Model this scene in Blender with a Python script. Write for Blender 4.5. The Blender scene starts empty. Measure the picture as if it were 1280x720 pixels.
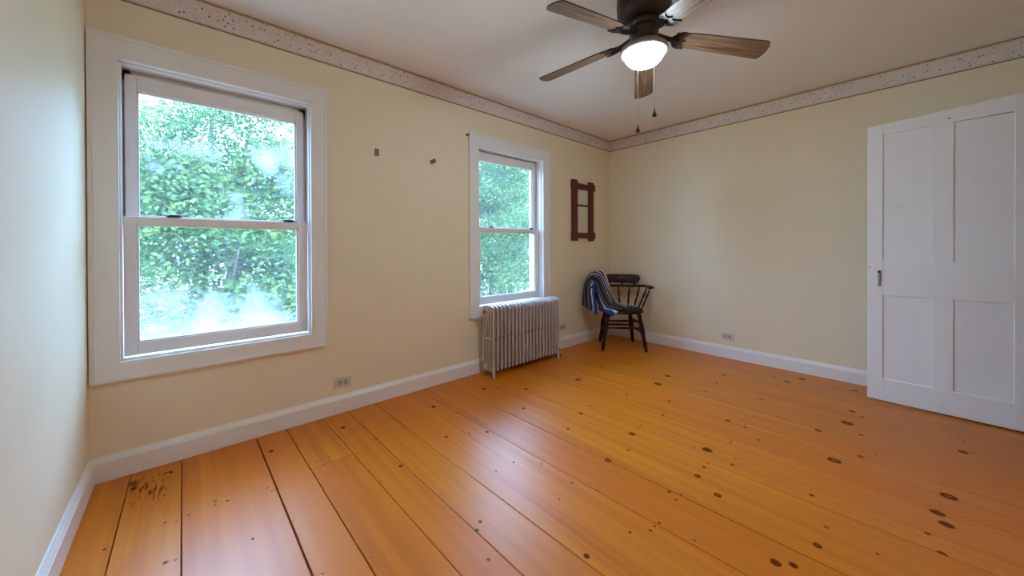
import bpy, bmesh, math, random
import numpy as np
from mathutils import Matrix, Vector, noise

# ------------------------------------------------------------------ camera, sky, sun, exposure
scene = bpy.context.scene
COL = scene.collection
random.seed(7)
rng = np.random.default_rng(11)

CAM = Vector((0.7824, -2.6346, 1.13))
FOCAL_PX, CENTRE_Y = 451.03, 311.54
yaw, pitch, roll = math.radians(48.005), math.radians(-0.2745), math.radians(-0.19)
fwd = Vector((math.cos(yaw) * math.cos(pitch), math.sin(yaw) * math.cos(pitch), math.sin(pitch)))
rgt = Vector((math.sin(yaw), -math.cos(yaw), 0))
upv = rgt.cross(fwd)
rgt2 = rgt * math.cos(roll) + upv * math.sin(roll)
upv2 = upv * math.cos(roll) - rgt * math.sin(roll)
cam_data = bpy.data.cameras.new('camera')
cam = bpy.data.objects.new('camera', cam_data)
COL.objects.link(cam)
cam.matrix_world = Matrix(((rgt2.x, upv2.x, -fwd.x, CAM.x), (rgt2.y, upv2.y, -fwd.y, CAM.y),
                           (rgt2.z, upv2.z, -fwd.z, CAM.z), (0, 0, 0, 1)))
cam_data.sensor_fit = 'HORIZONTAL'
cam_data.sensor_width = 36
cam_data.lens = FOCAL_PX / 1280 * 36
cam_data.shift_y = -(360 - CENTRE_Y) / 1280
cam_data.clip_start = 0.02
scene.camera = cam

SKY_STRENGTH = 13.0
world = bpy.data.worlds.new('sky')
scene.world = world
world.use_nodes = True
bg = world.node_tree.nodes['Background']
bg.inputs['Color'].default_value = (0.34, 0.59, 1.0, 1)
bg.inputs['Strength'].default_value = SKY_STRENGTH

sun_data = bpy.data.lights.new('sun_offscreen', 'SUN')
sun_data.energy = 13
sun_data.color = (1.0, 0.97, 0.80)
sun_data.angle = math.radians(0.6)
sun = bpy.data.objects.new('sun_offscreen', sun_data)
COL.objects.link(sun)
sun.location = (0, -10, 12)
sun.rotation_euler = Vector((0.35, 1.0, -0.95)).to_track_quat('-Z', 'Y').to_euler()

LAMP_STRENGTH = 66.0
vs = scene.view_settings
vs.view_transform = 'Standard'
vs.look = 'None'
vs.gamma = 1
vs.use_curve_mapping = False
vs.exposure = 1.0
cy = scene.cycles
cy.use_denoising = True
cy.max_bounces = 14
cy.diffuse_bounces = 8
cy.glossy_bounces = 5
cy.transparent_max_bounces = 16
cy.transmission_bounces = 8
cy.sample_clamp_indirect = 10
cy.caustics_reflective = False
cy.caustics_refractive = False

# ------------------------------------------------------------------ helpers
def new_obj(name, bm, mat=None, parent=None, smooth=False, loc=None):
    me = bpy.data.meshes.new(name)
    if isinstance(bm, bpy.types.Mesh):
        me = bm
    else:
        bmesh.ops.recalc_face_normals(bm, faces=bm.faces[:])
        bm.to_mesh(me)
        bm.free()
        if smooth:
            for p in me.polygons:
                p.use_smooth = True
    if mat and not me.materials:
        me.materials.append(mat)
    o = bpy.data.objects.new(name, me)
    COL.objects.link(o)
    o.parent = parent
    if loc:
        o.location = loc
    return o

def empty(name, loc=(0, 0, 0), rz=0):
    o = bpy.data.objects.new(name, None)
    o.empty_display_size = 0.1
    COL.objects.link(o)
    o.location = loc
    o.rotation_euler = (0, 0, rz)
    return o

def tag(o, label=None, cat=None, group=None, kind=None):
    if label: o['label'] = label
    if cat: o['category'] = cat
    if group: o['group'] = group
    if kind: o['kind'] = kind
    return o

def box(bm, x0, x1, y0, y1, z0, z1, bevel=0.0, seg=2):
    b = bmesh.new() if bevel else bm
    vs_ = [b.verts.new((x, y, z)) for x in (x0, x1) for y in (y0, y1) for z in (z0, z1)]
    for f in ((0, 1, 3, 2), (4, 6, 7, 5), (0, 4, 5, 1), (2, 3, 7, 6), (0, 2, 6, 4), (1, 5, 7, 3)):
        b.faces.new([vs_[i] for i in f])
    if bevel:
        bmesh.ops.recalc_face_normals(b, faces=b.faces[:])
        bmesh.ops.bevel(b, geom=b.edges[:], offset=bevel, segments=seg, affect='EDGES', profile=0.6)
        merge(bm, b)
    return bm

def merge(bm, other):
    me = bpy.data.meshes.new('tmp')
    other.to_mesh(me)
    other.free()
    bm.from_mesh(me)
    bpy.data.meshes.remove(me)

def boxmesh(x0, x1, y0, y1, z0, z1, bevel=0.0, seg=2):
    return box(bmesh.new(), x0, x1, y0, y1, z0, z1, bevel, seg)

def prism(bm, pts, depth):
    """polygon pts (3D, planar) extruded by vector depth"""
    a = [bm.verts.new(p) for p in pts]
    b = [bm.verts.new(Vector(p) + Vector(depth)) for p in pts]
    bm.faces.new(a)
    bm.faces.new(b[::-1])
    n = len(pts)
    for i in range(n):
        bm.faces.new((a[i], b[i], b[(i + 1) % n], a[(i + 1) % n]))
    return bm

def tube(bm, pts, radii, seg=10, caps=True, squash=None):
    """swept round tube through pts; radii one number or list"""
    pts = [Vector(p) for p in pts]
    if not hasattr(radii, '__len__'):
        radii = [radii] * len(pts)
    rings = []
    ref = None
    for i, p in enumerate(pts):
        t = (pts[min(i + 1, len(pts) - 1)] - pts[max(i - 1, 0)]).normalized()
        if ref is None:
            ref = Vector((1, 0, 0)) if abs(t.x) < 0.9 else Vector((0, 1, 0))
        u = (ref - t * ref.dot(t)).normalized()
        ref = u
        v = t.cross(u)
        ring = []
        for k in range(seg):
            a = 2 * math.pi * k / seg
            su, sv = (squash or (1, 1))
            ring.append(bm.verts.new(p + (u * math.cos(a) * su + v * math.sin(a) * sv) * radii[i]))
        rings.append(ring)
    for a, b in zip(rings, rings[1:]):
        for k in range(seg):
            bm.faces.new((a[k], a[(k + 1) % seg], b[(k + 1) % seg], b[k]))
    if caps:
        bm.faces.new(rings[0][::-1])
        bm.faces.new(rings[-1])
    return bm

def lathe(bm, prof, seg=40, centre=(0, 0)):
    rings = []
    for r, z in prof:
        if r < 1e-5:
            rings.append([bm.verts.new((centre[0], centre[1], z))])
        else:
            rings.append([bm.verts.new((centre[0] + r * math.cos(2 * math.pi * k / seg),
                                        centre[1] + r * math.sin(2 * math.pi * k / seg), z)) for k in range(seg)])
    for a, b in zip(rings, rings[1:]):
        for k in range(seg):
            k2 = (k + 1) % seg
            if len(a) == 1 and len(b) == 1:
                continue
            if len(a) == 1:
                bm.faces.new((a[0], b[k], b[k2]))
            elif len(b) == 1:
                bm.faces.new((a[k], a[k2], b[0]))
            else:
                bm.faces.new((a[k], a[k2], b[k2], b[k]))
    return bm

def catmull(pts, n):
    pts = [Vector(p) for p in pts]
    P = [pts[0] * 2 - pts[1]] + pts + [pts[-1] * 2 - pts[-2]]
    out = []
    m = len(pts) - 1
    for i in range(n + 1):
        t = i / n * m
        k = min(int(t), m - 1)
        t -= k
        a, b, c, d = P[k], P[k + 1], P[k + 2], P[k + 3]
        out.append(0.5 * ((2 * b) + (c - a) * t + (2 * a - 5 * b + 4 * c - d) * t * t + (3 * b - a - 3 * c + d) * t ** 3))
    return out

# ------------------------------------------------------------------ materials
class NT:
    def __init__(self, name):
        self.m = bpy.data.materials.new(name)
        self.m.use_nodes = True
        self.t = self.m.node_tree
        self.b = self.t.nodes['Principled BSDF']
        self.out = self.t.nodes['Material Output']
    def n(self, kind, **kw):
        nd = self.t.nodes.new(kind)
        for k, v in kw.items():
            if k in nd.inputs:
                nd.inputs[k].default_value = v
            else:
                setattr(nd, k, v)
        return nd
    def l(self, a, b):
        self.t.links.new(a, b)
    def ramp(self, fac, stops, interp='LINEAR'):
        r = self.t.nodes.new('ShaderNodeValToRGB')
        r.color_ramp.interpolation = interp
        e = r.color_ramp.elements
        while len(e) < len(stops):
            e.new(0.5)
        for el, (p, c) in zip(e, stops):
            el.position = p
            el.color = (*c, 1) if len(c) == 3 else c
        if fac is not None:
            self.l(fac, r.inputs['Fac'])
        return r.outputs['Color']
    def mix(self, fac, a, b, blend='MIX'):
        x = self.t.nodes.new('ShaderNodeMix')
        x.data_type = 'RGBA'
        x.blend_type = blend
        for s, v in ((x.inputs[0], fac), (x.inputs[6], a), (x.inputs[7], b)):
            if isinstance(v, bpy.types.NodeSocket):
                self.l(v, s)
            elif isinstance(v, (int, float)):
                s.default_value = v
            else:
                s.default_value = (*v, 1)
        return x.outputs[2]
    def math(self, op, a, b=None, clamp=False):
        x = self.t.nodes.new('ShaderNodeMath')
        x.operation = op
        x.use_clamp = clamp
        for s, v in zip(x.inputs, (a, b)):
            if v is None: continue
            if isinstance(v, bpy.types.NodeSocket): self.l(v, s)
            else: s.default_value = v
        return x.outputs[0]
    def coords(self, which='Object', scale=(1, 1, 1), offset=None):
        tc = self.n('ShaderNodeTexCoord')
        mp = self.n('ShaderNodeMapping')
        mp.inputs['Scale'].default_value = scale
        self.l(tc.outputs[which], mp.inputs['Vector'])
        if offset is not None:
            self.l(offset, mp.inputs['Location'])
        return mp.outputs['Vector']
    def noise(self, vec, scale, detail=4, rough=0.5):
        x = self.n('ShaderNodeTexNoise', Scale=scale, Detail=detail, Roughness=rough)
        self.l(vec, x.inputs['Vector'])
        return x.outputs['Fac']
    def bump(self, h, strength, dist=0.002):
        x = self.n('ShaderNodeBump', Strength=strength, Distance=dist)
        self.l(h, x.inputs['Height'])
        self.l(x.outputs['Normal'], self.b.inputs['Normal'])
    def set(self, **kw):
        for k, v in kw.items():
            s = self.b.inputs[k.replace('_', ' ')]
            if isinstance(v, bpy.types.NodeSocket): self.l(v, s)
            elif isinstance(v, tuple) and len(v) == 3: s.default_value = (*v, 1)
            else: s.default_value = v

def paint(name, col, rough=0.45, var=0.05, bump=0.15, bscale=60, dirt=None):
    m = NT(name)
    v = m.coords()
    n1 = m.noise(v, 2.2, 5, 0.6)
    c = m.mix(n1, tuple(x * (1 - var) for x in col), tuple(min(1, x * (1 + var)) for x in col))
    if dirt:
        n2 = m.ramp(m.noise(v, 9, 6, 0.65), [(0.60, (0, 0, 0)), (0.78, (1, 1, 1))])
        c = m.mix(m.math('MULTIPLY', n2, 0.35), c, dirt)
    m.set(Base_Color=c, Roughness=rough)
    m.bump(m.noise(v, bscale, 3), bump)
    return m.m

MAT = {}
MAT['wall'] = paint('yellow_wall_paint', (0.82, 0.715, 0.53), 0.60, 0.035, 0.10, 35)
MAT['ceiling'] = paint('ceiling_paint', (0.86, 0.835, 0.83), 0.7, 0.03, 0.12, 30)
MAT['white'] = paint('white_trim_paint', (0.82, 0.79, 0.78), 0.32, 0.03, 0.06, 50)
MAT['door'] = paint('white_door_paint', (0.82, 0.80, 0.78), 0.38, 0.04, 0.10, 40, dirt=(0.62, 0.59, 0.55))
MAT['vinyl'] = paint('white_vinyl_sash', (0.80, 0.75, 0.73), 0.35, 0.02, 0.02, 40)
MAT['track'] = MAT['vinyl']
MAT['hall'] = paint('hall_paint', (0.60, 0.55, 0.45), 0.6)
MAT['subfloor'] = paint('subfloor', (0.20, 0.10, 0.05), 0.9)
MAT['black'] = paint('black_plastic', (0.015, 0.015, 0.016), 0.35, 0.05, 0.0)
MAT['brown_metal'] = paint('brown_metal', (0.10, 0.035, 0.02), 0.4, 0.1, 0.1, 200)
MAT['dark_slot'] = paint('dark_slot', (0.02, 0.018, 0.016), 0.6)
MAT['latch'] = paint('dull_latch_metal', (0.42, 0.41, 0.40), 0.35, 0.05, 0.1, 100)
MAT['plate'] = paint('outlet_plate', (0.62, 0.55, 0.46), 0.35, 0.05, 0.05, 100)
MAT['socket'] = paint('outlet_socket', (0.42, 0.37, 0.32), 0.4, 0.05, 0.0)
MAT['red_wood'] = paint('red_stained_wood', (0.105, 0.009, 0.008), 0.42, 0.25, 0.2, 60)
MAT['chair'] = paint('dark_stained_wood', (0.030, 0.0075, 0.006), 0.36, 0.3, 0.15, 50)
MAT['chair'].node_tree.nodes['Principled BSDF'].inputs['Specular IOR Level'].default_value = 0.25
MAT['wall'].node_tree.nodes['Principled BSDF'].inputs['Specular IOR Level'].default_value = 0.3
MAT['bronze'] = paint('bronze_metal', (0.050, 0.032, 0.030), 0.38, 0.1, 0.05, 80)
MAT['bronze'].node_tree.nodes['Principled BSDF'].inputs['Metallic'].default_value = 0.4
MAT['fitter'] = paint('pewter_fitter', (0.34, 0.31, 0.28), 0.35, 0.05, 0.02, 80)
MAT['fitter'].node_tree.nodes['Principled BSDF'].inputs['Metallic'].default_value = 0.5
MAT['chain'] = paint('chain_metal', (0.55, 0.52, 0.48), 0.3, 0.02, 0.0)
MAT['bark'] = paint('tree_bark', (0.07, 0.055, 0.045), 0.9, 0.3, 0.6, 12)
MAT['brass'] = paint('tarnished_brass', (0.32, 0.19, 0.08), 0.4, 0.2, 0.1, 80)

def make_silver():
    m = NT('silver_radiator_paint')
    v = m.coords()
    c = m.mix(m.noise(v, 14, 4), (0.50, 0.45, 0.45), (0.62, 0.56, 0.56))
    m.set(Base_Color=c, Roughness=0.42, Metallic=0.35)
    m.bump(m.noise(v, 90, 3), 0.15)
    return m.m
MAT['silver'] = make_silver()

def make_plank():
    m = NT('pine_plank')
    oi = m.n('ShaderNodeObjectInfo')
    rnd = oi.outputs['Random']
    off = m.n('ShaderNodeCombineXYZ')
    m.l(m.math('MULTIPLY', rnd, 40.0), off.inputs['X'])
    m.l(m.math('MULTIPLY', rnd, 17.0), off.inputs['Y'])
    v1 = m.coords(scale=(21, 0.55, 1), offset=off.outputs[0])
    v2 = m.coords(scale=(110, 2.2, 1), offset=off.outputs[0])
    v3 = m.coords(scale=(2.6, 0.55, 1), offset=off.outputs[0])
    g1 = m.noise(v1, 1.0, 5, 0.55)
    g2 = m.noise(v2, 1.0, 3, 0.5)
    g3 = m.noise(v3, 1.0, 4, 0.55)
    c = m.ramp(g1, [(0.30, (0.48, 0.115, 0.003)), (0.5, (0.63, 0.178, 0.005)), (0.70, (0.73, 0.235, 0.008))])
    c = m.mix(m.math('MULTIPLY', m.ramp(g2, [(0.45, (0, 0, 0)), (0.7, (1, 1, 1))]), 0.22), c, (0.44, 0.10, 0.004))
    c = m.mix(m.ramp(g3, [(0.35, (0, 0, 0)), (0.7, (1, 1, 1))]), c, (0.62, 0.155, 0.005), 'MIX')
    hs = m.n('ShaderNodeHueSaturation')
    m.l(c, hs.inputs['Color'])
    m.l(m.math('ADD', m.math('MULTIPLY', rnd, 0.12), 0.94), hs.inputs['Value'])
    m.l(m.math('ADD', m.math('MULTIPLY', m.math('FRACT', m.math('MULTIPLY', rnd, 7.3)), 0.005), 0.4985), hs.inputs['Hue'])
    m.set(Base_Color=hs.outputs[0], Specular_IOR_Level=0.42,
          Roughness=m.math('ADD', m.math('MULTIPLY', g3, 0.16), 0.29))
    m.bump(m.noise(v1, 0.6, 3), 0.12, 0.004)
    return m.m
MAT['plank'] = make_plank()

def make_knot(name, core, ring, a_in=0.80, strength=1.0):
    m = NT(name)
    tc = m.n('ShaderNodeTexCoord')
    ln = m.n('ShaderNodeVectorMath', operation='LENGTH')
    m.l(tc.outputs['Object'], ln.inputs[0])
    nz = m.noise(tc.outputs['Object'], 2.2, 3)
    r = m.math('ADD', ln.outputs['Value'], m.math('MULTIPLY', m.math('SUBTRACT', nz, 0.5), 0.5))
    c = m.ramp(r, [(0.22, core), (0.5, ring), (0.8, ring)])
    m.set(Base_Color=c, Roughness=0.45, Specular_IOR_Level=0.06)
    tr = m.n('ShaderNodeBsdfTransparent')
    mx = m.n('ShaderNodeMixShader')
    al = m.ramp(r, [(0.0, (strength,) * 3), (a_in - 0.12, (strength,) * 3), (0.98, (0, 0, 0))])
    m.l(al, mx.inputs[0])
    m.l(tr.outputs[0], mx.inputs[1])
    m.l(m.b.outputs[0], mx.inputs[2])
    m.l(mx.outputs[0], m.out.inputs['Surface'])
    return m.m
MAT['knot_d'] = make_knot('pine_knot_dark', (0.13, 0.024, 0.004), (0.16, 0.032, 0.004))
MAT['knot_r'] = make_knot('pine_knot_ringed', (0.34, 0.090, 0.008), (0.10, 0.018, 0.003))
MAT['knot_f'] = make_knot('pine_knot_faint', (0.17, 0.07, 0.03), (0.20, 0.08, 0.03), 0.7, 0.6)
MAT['knot_b'] = make_knot('pine_knot_grey', (0.16, 0.11, 0.12), (0.10, 0.07, 0.09), 0.75, 0.7)
MAT['stain'] = make_knot('floor_stain', (0.15, 0.034, 0.006), (0.19, 0.045, 0.008), 0.7, 0.8)

def make_scuff():
    m = NT('streaky_floor_scuff')
    tc = m.n('ShaderNodeTexCoord')
    ln = m.n('ShaderNodeVectorMath', operation='LENGTH')
    m.l(tc.outputs['Object'], ln.inputs[0])
    streak = m.noise(m.coords(scale=(6.5, 2.2, 1)), 1.0, 4, 0.65)
    fall = m.math('SUBTRACT', 1.0, m.math('POWER', ln.outputs['Value'], 3.0), True)
    a = m.math('MULTIPLY', m.ramp(streak, [(0.52, (0, 0, 0)), (0.60, (0.8,) * 3)]), fall)
    m.set(Base_Color=(0.17, 0.040, 0.007), Roughness=0.45, Specular_IOR_Level=0.1)
    tr = m.n('ShaderNodeBsdfTransparent')
    mx = m.n('ShaderNodeMixShader')
    m.l(a, mx.inputs[0])
    m.l(tr.outputs[0], mx.inputs[1])
    m.l(m.b.outputs[0], mx.inputs[2])
    m.l(mx.outputs[0], m.out.inputs['Surface'])
    return m.m
MAT['scuff'] = make_scuff()

def make_border():
    m = NT('speckled_wallpaper_border')
    v = m.coords()
    tc = m.n('ShaderNodeTexCoord')
    sx = m.n('ShaderNodeSeparateXYZ')
    m.l(tc.outputs['Object'], sx.inputs[0])
    z = m.math('DIVIDE', m.math('SUBTRACT', sx.outputs['Z'], 2.364), 0.1435)
    base = m.mix(m.noise(v, 40, 3), (0.68, 0.59, 0.55), (0.78, 0.69, 0.64))
    def dots(scale, lo, hi):
        vo = m.n('ShaderNodeTexVoronoi', Scale=scale, Randomness=1.0)
        m.l(v, vo.inputs['Vector'])
        msk = m.ramp(vo.outputs['Distance'], [(lo, (1, 1, 1)), (hi, (0, 0, 0))])
        return msk, vo.outputs['Color']
    m1, c1 = dots(34, 0.13, 0.19)
    dcol = m.ramp(c1, [(0.0, (0.07, 0.06, 0.08)), (0.4, (0.10, 0.11, 0.07)), (0.7, (0.18, 0.06, 0.06)), (1.0, (0.12, 0.12, 0.17))], 'CONSTANT')
    c = m.mix(m1, base, dcol)
    m2, c2 = dots(75, 0.16, 0.24)
    c = m.mix(m.math('MULTIPLY', m2, 0.8), c, (0.24, 0.19, 0.16))
    inside = m.ramp(z, [(0.0, (0, 0, 0)), (0.10, (0, 0, 0)), (0.14, (1, 1, 1)), (0.86, (1, 1, 1)), (0.90, (0, 0, 0))])
    edge = m.ramp(z, [(0.0, (0.30, 0.21, 0.11)), (0.06, (0.30, 0.21, 0.11)), (0.07, (0.62, 0.53, 0.47)), (0.5, (0.62, 0.53, 0.47)), (0.91, (0.46, 0.28, 0.11)), (1.0, (0.38, 0.22, 0.09))], 'CONSTANT')
    wv = m.math('MULTIPLY', m.ramp(m.noise(v, 70, 2), [(0.45, (0, 0, 0)), (0.6, (1, 1, 1))]), 0.5)
    edge = m.mix(wv, edge, (0.20, 0.13, 0.07))
    edge = m.mix(m.ramp(z, [(0.0, (0, 0, 0)), (0.065, (0, 0, 0)), (0.066, (1, 1, 1)), (0.12, (1, 1, 1)), (0.121, (0, 0, 0))], 'CONSTANT'), edge, (0.64, 0.55, 0.49))
    m.set(Base_Color=m.mix(inside, edge, c), Roughness=0.6)
    return m.m
MAT['border'] = make_border()

def make_blade():
    m = NT('weathered_wood_blade')
    v1 = m.coords('Object', (3.0, 60, 20))
    g = m.noise(v1, 1.0, 5, 0.6)
    c = m.ramp(g, [(0.32, (0.055, 0.028, 0.016)), (0.52, (0.17, 0.095, 0.055)), (0.72, (0.31, 0.20, 0.125))])
    m.set(Base_Color=c, Roughness=0.45)
    m.bump(g, 0.2)
    return m.m
MAT['blade'] = make_blade()
MAT['blade_edge'] = paint('dark_blade_edge', (0.030, 0.018, 0.014), 0.4)

def make_bowl():
    m = NT('lit_frosted_bowl')
    m.set(Base_Color=(0.9, 0.9, 0.88), Roughness=0.4, Emission_Color=(0.68, 0.87, 1.0), Emission_Strength=LAMP_STRENGTH)
    return m.m
MAT['bowl'] = make_bowl()

def make_glass(name, fog):
    m = NT(name)
    tr = m.n('ShaderNodeBsdfTransparent')
    tr.inputs['Color'].default_value = (0.95, 0.985, 0.98, 1)
    gl = m.n('ShaderNodeBsdfGlossy', Roughness=0.02)
    fr = m.n('ShaderNodeLayerWeight', Blend=0.15)
    mx = m.n('ShaderNodeMixShader')
    m.l(m.math('ADD', m.math('MULTIPLY', fr.outputs['Fresnel'], 0.6), 0.01), mx.inputs[0])
    m.l(tr.outputs[0], mx.inputs[1])
    m.l(gl.outputs[0], mx.inputs[2])
    last = mx.outputs[0]
    if fog:
        v = m.coords()
        tc = m.n('ShaderNodeTexCoord')
        sx = m.n('ShaderNodeSeparateXYZ')
        m.l(tc.outputs['Object'], sx.inputs[0])
        n1 = m.noise(v, 4.2, 3, 0.5)
        n2 = m.noise(v, 60, 4, 0.7)
        if fog == 'low':     # condensation gathered along the bottom of the lower pane
            h = m.math('SUBTRACT', 1.0, m.math('DIVIDE', m.math('SUBTRACT', sx.outputs['Z'], 0.62), 0.42), True)
            x = m.math('MULTIPLY', m.math('SUBTRACT', 1.32, sx.outputs['X']), 0.25)
            s = m.math('ADD', m.math('ADD', m.math('MULTIPLY', h, 0.75), x), m.math('MULTIPLY', m.math('SUBTRACT', n1, 0.5), 1.9))
            fac = m.ramp(s, [(0.36, (0.022,) * 3), (1.0, (0.25,) * 3)])
        elif fog == 'film':  # faint even dust film
            fac = m.ramp(n1, [(0.3, (0.018,) * 3), (0.8, (0.035,) * 3)])
        else:                # round misted blots in the upper pane
            h = m.math('ABSOLUTE', m.math('SUBTRACT', sx.outputs['Z'], 1.68))
            s = m.math('SUBTRACT', n1, m.math('MULTIPLY', h, 0.30))
            fac = m.ramp(s, [(0.48, (0.018,) * 3), (0.68, (0.19,) * 3)])
        fac = m.math('MULTIPLY', fac, m.math('ADD', m.math('MULTIPLY', n2, 0.5), 0.72), True)
        tl = m.n('ShaderNodeBsdfTranslucent')
        tl.inputs['Color'].default_value = (0.95, 0.94, 0.96, 1)
        df = m.n('ShaderNodeBsdfDiffuse')
        df.inputs['Color'].default_value = (0.9, 0.9, 0.92, 1)
        m3 = m.n('ShaderNodeMixShader', Fac=0.25)
        m.l(tl.outputs[0], m3.inputs[1])
        m.l(df.outputs[0], m3.inputs[2])
        m4 = m.n('ShaderNodeMixShader')
        m.l(fac, m4.inputs[0])
        m.l(last, m4.inputs[1])
        m.l(m3.outputs[0], m4.inputs[2])
        last = m4.outputs[0]
    m.l(last, m.out.inputs['Surface'])
    return m.m
MAT['glass'] = make_glass('clear_window_glass', 'film')
MAT['glass_low'] = make_glass('misted_lower_glass', 'low')
MAT['glass_up'] = make_glass('misted_upper_glass', 'up')

def make_mirror():
    m = NT('old_mirror_glass')
    m.set(Base_Color=(0.74, 0.76, 0.70), Metallic=1.0, Roughness=0.05)
    return m.m
MAT['mirror'] = make_mirror()

def make_leaf():
    m = NT('tree_leaves')
    g = m.n('ShaderNodeNewGeometry')
    rnd = g.outputs['Random Per Island']
    c = m.ramp(rnd, [(0.0, (0.034, 0.080, 0.044)), (0.5, (0.056, 0.115, 0.050)), (1.0, (0.095, 0.145, 0.048))])
    df = m.n('ShaderNodeBsdfDiffuse')
    tl = m.n('ShaderNodeBsdfTranslucent')
    m.l(c, df.inputs['Color'])
    m.l(c, tl.inputs['Color'])
    mx = m.n('ShaderNodeMixShader', Fac=0.35)
    m.l(df.outputs[0], mx.inputs[1])
    m.l(tl.outputs[0], mx.inputs[2])
    m.l(mx.outputs[0], m.out.inputs['Surface'])
    return m.m
MAT['leaf'] = make_leaf()

def make_ground():
    m = NT('lawn_and_gravel')
    v = m.coords()
    c = m.mix(m.noise(v, 8, 5, 0.7), (0.05, 0.10, 0.04), (0.10, 0.15, 0.06))
    c = m.mix(m.ramp(m.noise(v, 0.35, 3), [(0.5, (0, 0, 0)), (0.56, (1, 1, 1))]), c, (0.50, 0.49, 0.44))
    m.set(Base_Color=c, Roughness=0.95)
    return m.m
MAT['ground'] = make_ground()

def make_blanket():
    m = NT('striped_crochet_yarn')
    uv = m.n('ShaderNodeTexCoord')
    sx = m.n('ShaderNodeSeparateXYZ')
    m.l(uv.outputs['UV'], sx.inputs[0])
    zig = m.math('MULTIPLY', m.math('PINGPONG', sx.outputs['X'], 0.05), 0.30)
    t = m.math('ADD', sx.outputs['Y'], zig)
    navy, blk, wht, blu, brn, gry = (0.012, 0.016, 0.05), (0.010, 0.009, 0.012), (0.70, 0.66, 0.66), (0.014, 0.045, 0.42), (0.055, 0.018, 0.02), (0.18, 0.17, 0.21)
    seq = [navy, blu, blu, wht, navy, blk, gry, navy, blk, brn, blk, gry, navy, blk, wht, navy, blk, blu, navy, wht, blk, navy, wht, wht]
    c = m.ramp(t, [(i / len(seq), s) for i, s in enumerate(seq)], 'CONSTANT')
    m.set(Base_Color=c, Roughness=0.95)
    kn = m.n('ShaderNodeTexVoronoi', Scale=70.0)
    m.l(uv.outputs['UV'], kn.inputs['Vector'])
    m.bump(kn.outputs['Distance'], 0.6, 0.004)
    return m.m
MAT['blanket'] = make_blanket()

# ------------------------------------------------------------------ the room shell
XL, XR, YF, ZC = 0.428, 4.867, -3.16, 2.5075
WT = 0.16
W1 = dict(xo=(0.4327, 1.4771), xi=(0.527, 1.390), zo=(0.480, 2.178), zi=(0.563, 2.075), sash_top=2.034, glass_top=1.957,
          meet=(1.256, 1.296), glass_bot=0.645, sash_bot=0.583)
W2 = dict(xo=(2.6335, 3.6849), xi=(2.735, 3.594), zo=(0.4956, 2.154), zi=(0.578, 2.057), sash_top=2.030, glass_top=1.957,
          meet=(1.280, 1.318), glass_bot=0.664, sash_bot=0.598)

bm = bmesh.new()
cuts = [XL - WT, W1['xi'][0], W1['xi'][1], W2['xi'][0], W2['xi'][1], XR + WT]
for i in (0, 2, 4):
    box(bm, cuts[i], cuts[i + 1], 0, WT, -0.3, ZC + 0.2)
for w in (W1, W2):
    box(bm, w['xi'][0], w['xi'][1], 0, WT, -0.3, w['zi'][0])
    box(bm, w['xi'][0], w['xi'][1], 0, WT, w['zi'][1], ZC + 0.2)
tag(new_obj('wall_back', bm, MAT['wall']), 'pale yellow plaster wall holding the two sash windows', kind='structure')
tag(new_obj('wall_right', boxmesh(XR, XR + WT, YF - WT, 0, -0.3, ZC + 0.2), MAT['wall']), 'pale yellow plaster wall behind the open white door', kind='structure')
tag(new_obj('wall_left', boxmesh(XL - WT, XL, YF - WT, 0, -0.3, ZC + 0.2), MAT['wall']), 'pale yellow plaster wall close beside the large window', kind='structure')
DX0, DX1, DZ = 3.775, 4.515, 2.06
bm = bmesh.new()
box(bm, XL, DX0, YF - WT, YF, -0.3, ZC + 0.2)
box(bm, DX1, XR, YF - WT, YF, -0.3, ZC + 0.2)
box(bm, DX0, DX1, YF - WT, YF, DZ, ZC + 0.2)
tag(new_obj('wall_front', bm, MAT['wall']), 'pale yellow plaster wall with the doorway', kind='structure')
tag(new_obj('ceiling', boxmesh(XL, XR, YF, 0, ZC, ZC + 0.2), MAT['ceiling']), 'smooth white painted ceiling carrying the fan', kind='structure')
# short hall behind the doorway
bm = bmesh.new()
y0, y1 = YF - WT - 1.1, YF - WT
box(bm, DX0 - 0.5, DX1 + 0.5, y0 - 0.1, y0, -0.02, ZC)
box(bm, DX0 - 0.6, DX0 - 0.5, y0, y1, -0.02, ZC)
box(bm, DX1 + 0.5, DX1 + 0.6, y0, y1, -0.02, ZC)
box(bm, DX0 - 0.6, DX1 + 0.6, y0 - 0.1, y1, ZC, ZC + 0.1)
box(bm, DX0 - 0.6, DX1 + 0.6, y0 - 0.1, y1, -0.12, -0.02)
tag(new_obj('wall_hall', bm, MAT['hall']), 'plain beige hallway beyond the doorway', kind='structure')
# door frame of the doorway
bm = bmesh.new()
for a, b in ((DX0 - 0.10, DX0), (DX1, DX1 + 0.10)):
    box(bm, a, b, YF, YF + 0.018, 0, DZ + 0.10, 0.003)
box(bm, DX0, DX1, YF, YF + 0.018, DZ, DZ + 0.10, 0.003)
tag(new_obj('trim_5', bm, MAT['white']), 'white casing around the doorway', kind='structure')

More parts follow.
